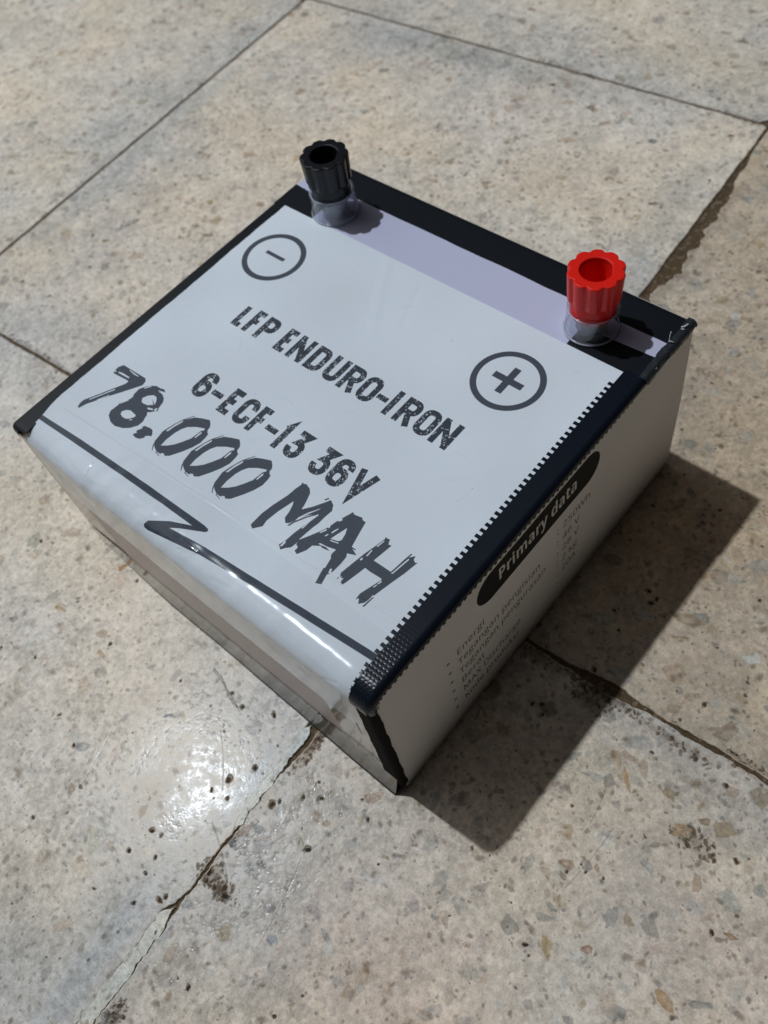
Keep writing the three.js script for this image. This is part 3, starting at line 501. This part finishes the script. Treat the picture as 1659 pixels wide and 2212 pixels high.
// serrated tape over the right edge
{
  const back = 82, len = back - FA + arcLen(FA, FB) + 1.4, r = 1.35, parts = [];
  const across = (d, n) => {                             // d: distance across the tape from its inner edge
    const flat = 98.4 - 95.1; if (d < flat) return [95.1 + d, 0];
    const q = d - flat, arc = r * Math.PI / 2; if (q < arc) { const t = q / arc * Math.PI / 2; return [98.4 + r * Math.sin(t), r * (1 - Math.cos(t))]; }
    return [98.4 + r, r + q - arc];
  };
  const wid = 3.3 + r * Math.PI / 2 + 0.25, P = (s, d, lift) => { const [y, z, ny, nz] = section(s, back, lift, FA, FB), [x, drop] = across(d); return [x + (drop > 0 ? 0.1 * Math.min(1, drop) : 0), y - ny * drop, z - nz * drop]; };
  const sheet = grid(26, 300, (u, v) => P(v * len, u * wid, 0.2 + 0.05 * Math.sin(v * 40) * smooth(0.75, 1, v)));
  sheet.attributes.uv.array.forEach((q, k, a) => { if (k % 2) a[k] = 1 - q; });
  parts.push(sheet);
  const cell = (s0, s1, d0, d1, lift) => { const g = grid(1, 1, (u, v) => P(s0 + (s1 - s0) * v, d0 + (d1 - d0) * u, lift)); return g; };
  const rr = rng(5);
  for (let k = 0; k < 60; k++) {
    const s = 4.4 + k * 1.435; if (s > len - 0.6) break;
    if (Math.abs(s - 74.2) > 0.6) parts.push(cell(s, s + 0.74, -0.05 - 0.78 - 0.12 * rr(), 0.06, 0.17));
    parts.push(cell(s + 0.3, s + 1.0, wid - 0.05, wid + 0.5 + 0.1 * rr(), 0.2));
  }
  mesh('serrated_tape', join(parts), std({ color: rgb(0.008, 0.011, 0.018), roughness: 0.24, specularIntensity: 0.4, bumpMap: tapeBump, bumpScale: 0.00005, name: 'serrated_black_tape' }), battery, 'black tape with saw-toothed edges along the right edge');
}
// side label on the right face
{
  const W = 2048, Hh = 1024, cc = canvas(W, Hh), c = cc.getContext('2d'), sx = W / 100, sz = Hh / 46;
  c.fillStyle = '#efedec'; c.fillRect(0, 0, W, Hh);
  c.setTransform(sx, 0, 0, sz, 0, 0);
  const Z = (z) => 47 - z;
  c.fillStyle = '#181615';
  c.beginPath(); c.moveTo(33, Z(44.4)); c.lineTo(63, Z(44.4)); c.arc(63, Z(39.9), 4.5, -Math.PI / 2, Math.PI / 2); c.lineTo(33, Z(35.4)); c.arc(33, Z(39.9), 4.5, Math.PI / 2, -Math.PI / 2); c.fill();
  const write = (s, y, z, size, weight, width) => { c.save(); c.translate(y, Z(z)); c.scale(0.1, 0.1); c.font = weight + ' ' + size * 10 + 'px sans-serif'; const k = width ? width * 10 / c.measureText(s).width : 1; c.scale(k, 1); c.fillText(s, 0, 0); c.restore(); };
  c.fillStyle = '#e0ddd6'; write('Primary data', 34.8, 38.3, 5.4, 'bold', 25.2);
  c.fillStyle = '#5a5652';
  ['Energi', 'Tegangan pengisian', 'Tegangan pengurasan', 'Berat', 'MAX Discharge', 'Kode produksi'].forEach((s, k) => {
    const z = 29.3 - k * 4.3;
    write(s, 21.3, z, 3.3, '', [8.6, 26.5, 28.5, 7.4, 19.5, 18.5][k]); c.beginPath(); c.arc(18.8, Z(z + 1), 0.42, 0, 7); c.fill();
    write(':', 53.4, z, 3.1, ''); write(['250Wh', '46 V', '28 V', '2 kg', '20A', ''][k], 55.4, z, 3.1, '');
  });
  const d = c.getImageData(0, 0, W, Hh), p = d.data, nA = noiseField(2048, 6, 51), nB = noiseField(2048, 900, 52);
  for (let k = 0; k < W * Hh; k++) { const f = 1 + 0.05 * (nA[k] - 0.5) + 0.04 * (nB[k] - 0.5); p[k * 4] *= f; p[k * 4 + 1] *= f; p[k * 4 + 2] *= f; }
  c.putImageData(d, 0, 0);
  const sheet = grid(50, 24, (u, v) => { const y = 1.0 + 99 * u, z = 46.95 * v, w = 1 - v; return [99.3 + 0.9 * w + 0.35 * Math.sin(w * 3) * smooth(0.5, 1, u), y, z + 0.15]; });
  sheet.attributes.uv.array.forEach((q, k, a) => { if (k % 2 === 0) a[k] = (1 + 99 * q) / 100; });
  mesh('side_label', sheet, std({ map: texture(cc, true), bumpMap: texture(paperNoise), bumpScale: 0.0003, roughness: 0.7, specularIntensity: 0.35, name: 'side_label_paper' }), battery, 'white data label on the right side');
  // the board under the label shows at its back and front ends
  const edge = [grid(1, 12, (u, v) => { const w = 1 - v; return [99.3 + 0.9 * w - 0.9 * u, 1.0, 46.9 * v + 0.15]; }), grid(1, 12, (u, v) => { const w = 1 - v; return [99.3 + 0.9 * w + 0.35 * Math.sin(w * 3) - 1.4 * (1 - u), 100, 46.6 * v + 0.15]; })];
  const board = std({ color: rgb(0.3, 0.27, 0.24), roughness: 0.7 });
  for (const g of edge) mesh('label_board', g, board, battery);
}
// torn tape on the back right corner
{
  const r = rng(9), top = [];
  const strip = grid(8, 40, (u, v) => { const y = 81.6 + 18.3 * v, e = 0.35 * wob(y * 2.1, 4); const x = 98.0 + 0.25 * wob(y * 1.7, 8) + u * 2.3, d = Math.max(0, x - 99.0); return [Math.min(x, 100.1) + 0.25 * e * u, y, H + 0.22 + 0.18 * Math.abs(wob(y * 3 + u * 4, 2)) * (0.3 + u) - 1.3 * d * d * 0.6]; });
  mesh('torn_tape', strip, std({ color: rgb(0.03, 0.033, 0.037), roughness: 0.3 }), battery, 'torn dark tape on the back right corner');
  const fib = (pts, rad) => new THREE.TubeGeometry(new THREE.CatmullRomCurve3(pts.map((q) => new THREE.Vector3(...q))), 24, rad, 5);
  const ridge = []; for (let k = 0; k <= 12; k++) { const y = 82.3 + 17.2 * k / 12; ridge.push([99.75 + 0.18 * (r() - 0.5), y, H - 0.55 + 0.25 * (r() - 0.5)]); }
  top.push(fib(ridge, 0.09), fib([[98.1, 92.3, H + 0.3], [98.5, 92.1, H + 0.7], [99.0, 92.4, H + 0.5]], 0.13), fib([[98.0, 92.6, H + 0.3], [97.7, 93.3, H + 0.9], [97.4, 94.2, H + 0.9]], 0.07), fib([[98.2, 96.6, H + 0.4], [98.7, 97.0, H + 0.6], [98.9, 97.9, H + 0.5]], 0.2), fib([[98.4, 96.2, H + 0.4], [99.0, 96.4, H + 0.5]], 0.15), fib([[99.4, 84.2, H - 0.2], [99.6, 85.5, H - 0.1], [99.5, 87, H - 0.2]], 0.1));
  mesh('paper_fibre', join(top), std({ color: rgb(0.62, 0.64, 0.68), roughness: 0.8 }), battery, 'white torn paper fibres');
}
// front face under the label: grey card panel, clear tape with its saw edge, glossy foot strip, black corner tape
{
  mesh('front_panel', grid(20, 8, (u, v) => { const z = 8.2 + 20.4 * v, x0 = 15.6 - 2.6 * v; return [x0 + (97 - x0) * u, 0.1 - 0.1 * v, z]; }), std({ color: rgb(0.62, 0.54, 0.53), roughness: 0.4 }), battery, 'mauve grey card panel on the front');
  mesh('seam', join([grid(1, 10, (u, v) => { const z = 8.2 + 20 * v; return [15.2 - 2.6 * v + 0.5 * u, -0.14, z]; }), grid(40, 1, (u, v) => [14.5 + 70 * u, -0.16, 7.9 + 0.5 * v + 0.15 * wob(u * 70, 3)])]), std({ color: rgb(0.02, 0.018, 0.016), roughness: 0.5 }), battery);
  const foot = grid(80, 12, (u, v) => { const x = -0.2 + 99.6 * u, t = v; const out = 1.3 * smooth(0, 0.3, u) + 0.7 * smooth(0.4, 1, u); return [x, 0.02 - out * Math.pow(1 - t, 1.5) + 0.06 * wob(x * 0.8, 2) * (1 - t), 0.05 + 8.6 * t]; });
  mesh('foot_strip', foot, std({ color: rgb(0.12, 0.117, 0.1), roughness: 0.35, clearcoat: 1, clearcoatRoughness: 0.06, bumpMap: texture(paperNoise), bumpScale: 0.0002 }), battery, 'glossy clear tape strip along the foot of the front');
  mesh('dark_foot_line', grid(80, 1, (u, v) => { const x = -0.2 + 99.6 * u, out = 1.3 * smooth(0, 0.3, u) + 0.7 * smooth(0.4, 1, u); return [x, 0.02 - out - 0.04 + 0.06 * wob(x * 0.8, 2) + 0.1 * v, 0.06 + 0.5 * v]; }), std({ color: rgb(0.03, 0.03, 0.026), roughness: 0.6 }), battery);  // thin dark line along the bottom of the foot strip
  mesh('clear_tape', grid(10, 20, (u, v) => [83.5 + 13 * u + 4 * (1 - v) * (1 - u) * 0.8, -0.12, 8.6 + 33 * v]), std({ color: rgb(0.24, 0.235, 0.22), roughness: 0.3, clearcoat: 0.8, clearcoatRoughness: 0.07, bumpMap: texture(paperNoise), bumpScale: 0.00015 }), battery, 'clear tape end on the front right');
  const saw = []; for (let k = 0; k < 26; k++) { const z = 24.5 + k * 0.62; saw.push(grid(1, 1, (u, v) => [93.3 + 0.25 * Math.sin(z) * 0 + 0.5 * u, -0.17, z + (0.36 * v)])); }
  mesh('tape_teeth', join(saw), std({ color: rgb(0.05, 0.05, 0.048), roughness: 0.4 }), battery);
  mesh('corner_tape', grid(20, 40, (u, v) => {
    const z = 2.6 + 42.5 * v, rag = 0.18 * wob(z * 2.3, 6); const d = u * 6.0;      // from the front round the corner to the right face
    const xr = 99.3 + 0.95 * (1 - z / 47) + 0.12; const x = 96.2 + rag * (1 - u) + d;
    if (x < xr - 0.8) return [x, -0.2, z];
    const q = x - (xr - 0.8), arc = 0.8 * Math.PI / 2; if (q < arc) { const t = q / 0.8; return [xr - 0.8 + 0.8 * Math.sin(t), -0.2 + 0.8 * (1 - Math.cos(t)), z]; }
    return [xr + 0.02, 0.6 + Math.min(q - arc, 1.0 + rag), z];
  }), std({ color: rgb(0.012, 0.012, 0.012), roughness: 0.9, specularIntensity: 0.2 }), battery, 'black tape down the near corner');
}

// terminals
function terminal(x, y, turn, paint, label, fat) {
  const t = group('terminal', battery, { label });
  t.position.set((x - 50) * K, (H + 0.1) * K, -(y - 50) * K); t.rotation.y = turn;
  const at0 = (g) => g.translate(50, 50, 0);
  const lathe = (pts, n = 64) => new THREE.LatheGeometry(pts.map(([r, z]) => new THREE.Vector2(r, z)), n).rotateX(Math.PI / 2);
  const s = new THREE.Shape(), lobes = 10;
  for (let k = 0; k <= 240; k++) { const a = k / 240 * 2 * Math.PI, w = Math.cos(a * lobes), r = 5.62 - 0.46 * Math.pow((1 - w) / 2, 3.2) + 0.06 * w; s[k ? 'lineTo' : 'moveTo'](r * Math.cos(a), r * Math.sin(a)); }
  const hole = new THREE.Path(); hole.absarc(0, 0, 3.25, 0, 7, true); s.holes.push(hole);
  const fl = new THREE.ExtrudeGeometry(s, { depth: 5.9, bevelEnabled: true, bevelThickness: 0.32, bevelSize: 0.32, bevelOffset: -0.3, bevelSegments: 3, curveSegments: 40 }).translate(0, 0, 8.9);
  const p = fl.attributes.position;
  for (let k = 0; k < p.count; k++) { const f = 0.955 + 0.055 * smooth(8.5, 15, p.getZ(k)), r = Math.hypot(p.getX(k), p.getY(k)); if (r > 4.5) { p.setX(k, p.getX(k) * f); p.setY(k, p.getY(k) * f); } }
  fl.computeVertexNormals();
  const lower = lathe([[0, 4.4], [4.6, 4.4], [4.7, 4.6], [4.85, 9.0], [4.0, 9.0]]), inner = lathe([[0, 6.2], [3.05, 6.2], [3.12, 14.6]].reverse());
  mesh('knob', at0(join([fl, lower, inner]).scale(fat, fat, 1)), paint, t);
  const clear = std({ color: rgb(0.9, 0.92, 0.96), roughness: 0.07, transmission: 0.94, thickness: 0, ior: 1.6 });
  mesh('collar', at0(join([lathe([[5.45, 0.05], [5.6, 0.2], [5.55, 0.6], [5.3, 1.0], [5.2, 3.4], [5.16, 5.8], [5.06, 6.0], [4.92, 5.8], [4.92, 1.2]].reverse())])), clear, t, 'clear plastic collar');
  const rim = std({ color: rgb(0.8, 0.83, 0.88), roughness: 0.1, transmission: 0.55, thickness: 0, ior: 1.6 });
  mesh('collar_rim', at0(new THREE.TorusGeometry(5.06, 0.13, 8, 64).translate(0, 0, 5.9)), rim, t);
  mesh('collar_foot', at0(new THREE.TorusGeometry(5.48, 0.22, 8, 64).translate(0, 0, 0.3)), rim, t);
  mesh('nut', at0(lathe([[0, 0.1], [3.0, 0.1], [3.2, 0.3], [3.2, 3.9], [3.0, 4.1], [0, 4.1]].reverse(), 6).toNonIndexed()), std({ color: rgb(0.32, 0.32, 0.34), roughness: 0.45, metalness: 0.9 }), t);
  mesh('pin', at0(lathe([[0, 6.3], [1.3, 6.3], [1.3, 7.4], [1.0, 7.8], [0, 7.8]].reverse(), 20)), paint === redPlastic ? redPlastic : std({ color: rgb(0.03, 0.03, 0.03), roughness: 0.25, metalness: 0.6 }), t);
  return t;
}
const redPlastic = std({ color: rgb(0.86, 0.018, 0.01), roughness: 0.3, specularIntensity: 0.6, name: 'red_plastic' });
const blackPlastic = std({ color: rgb(0.01, 0.011, 0.013), roughness: 0.28, specularIntensity: 0.7, name: 'black_plastic' });
terminal(14.8, 86.2, 0.1, blackPlastic, 'black screw terminal', 0.95);
terminal(83.5, 87.7, 0.22, redPlastic, 'red screw terminal', 0.96);

renderer.render(scene, camera);
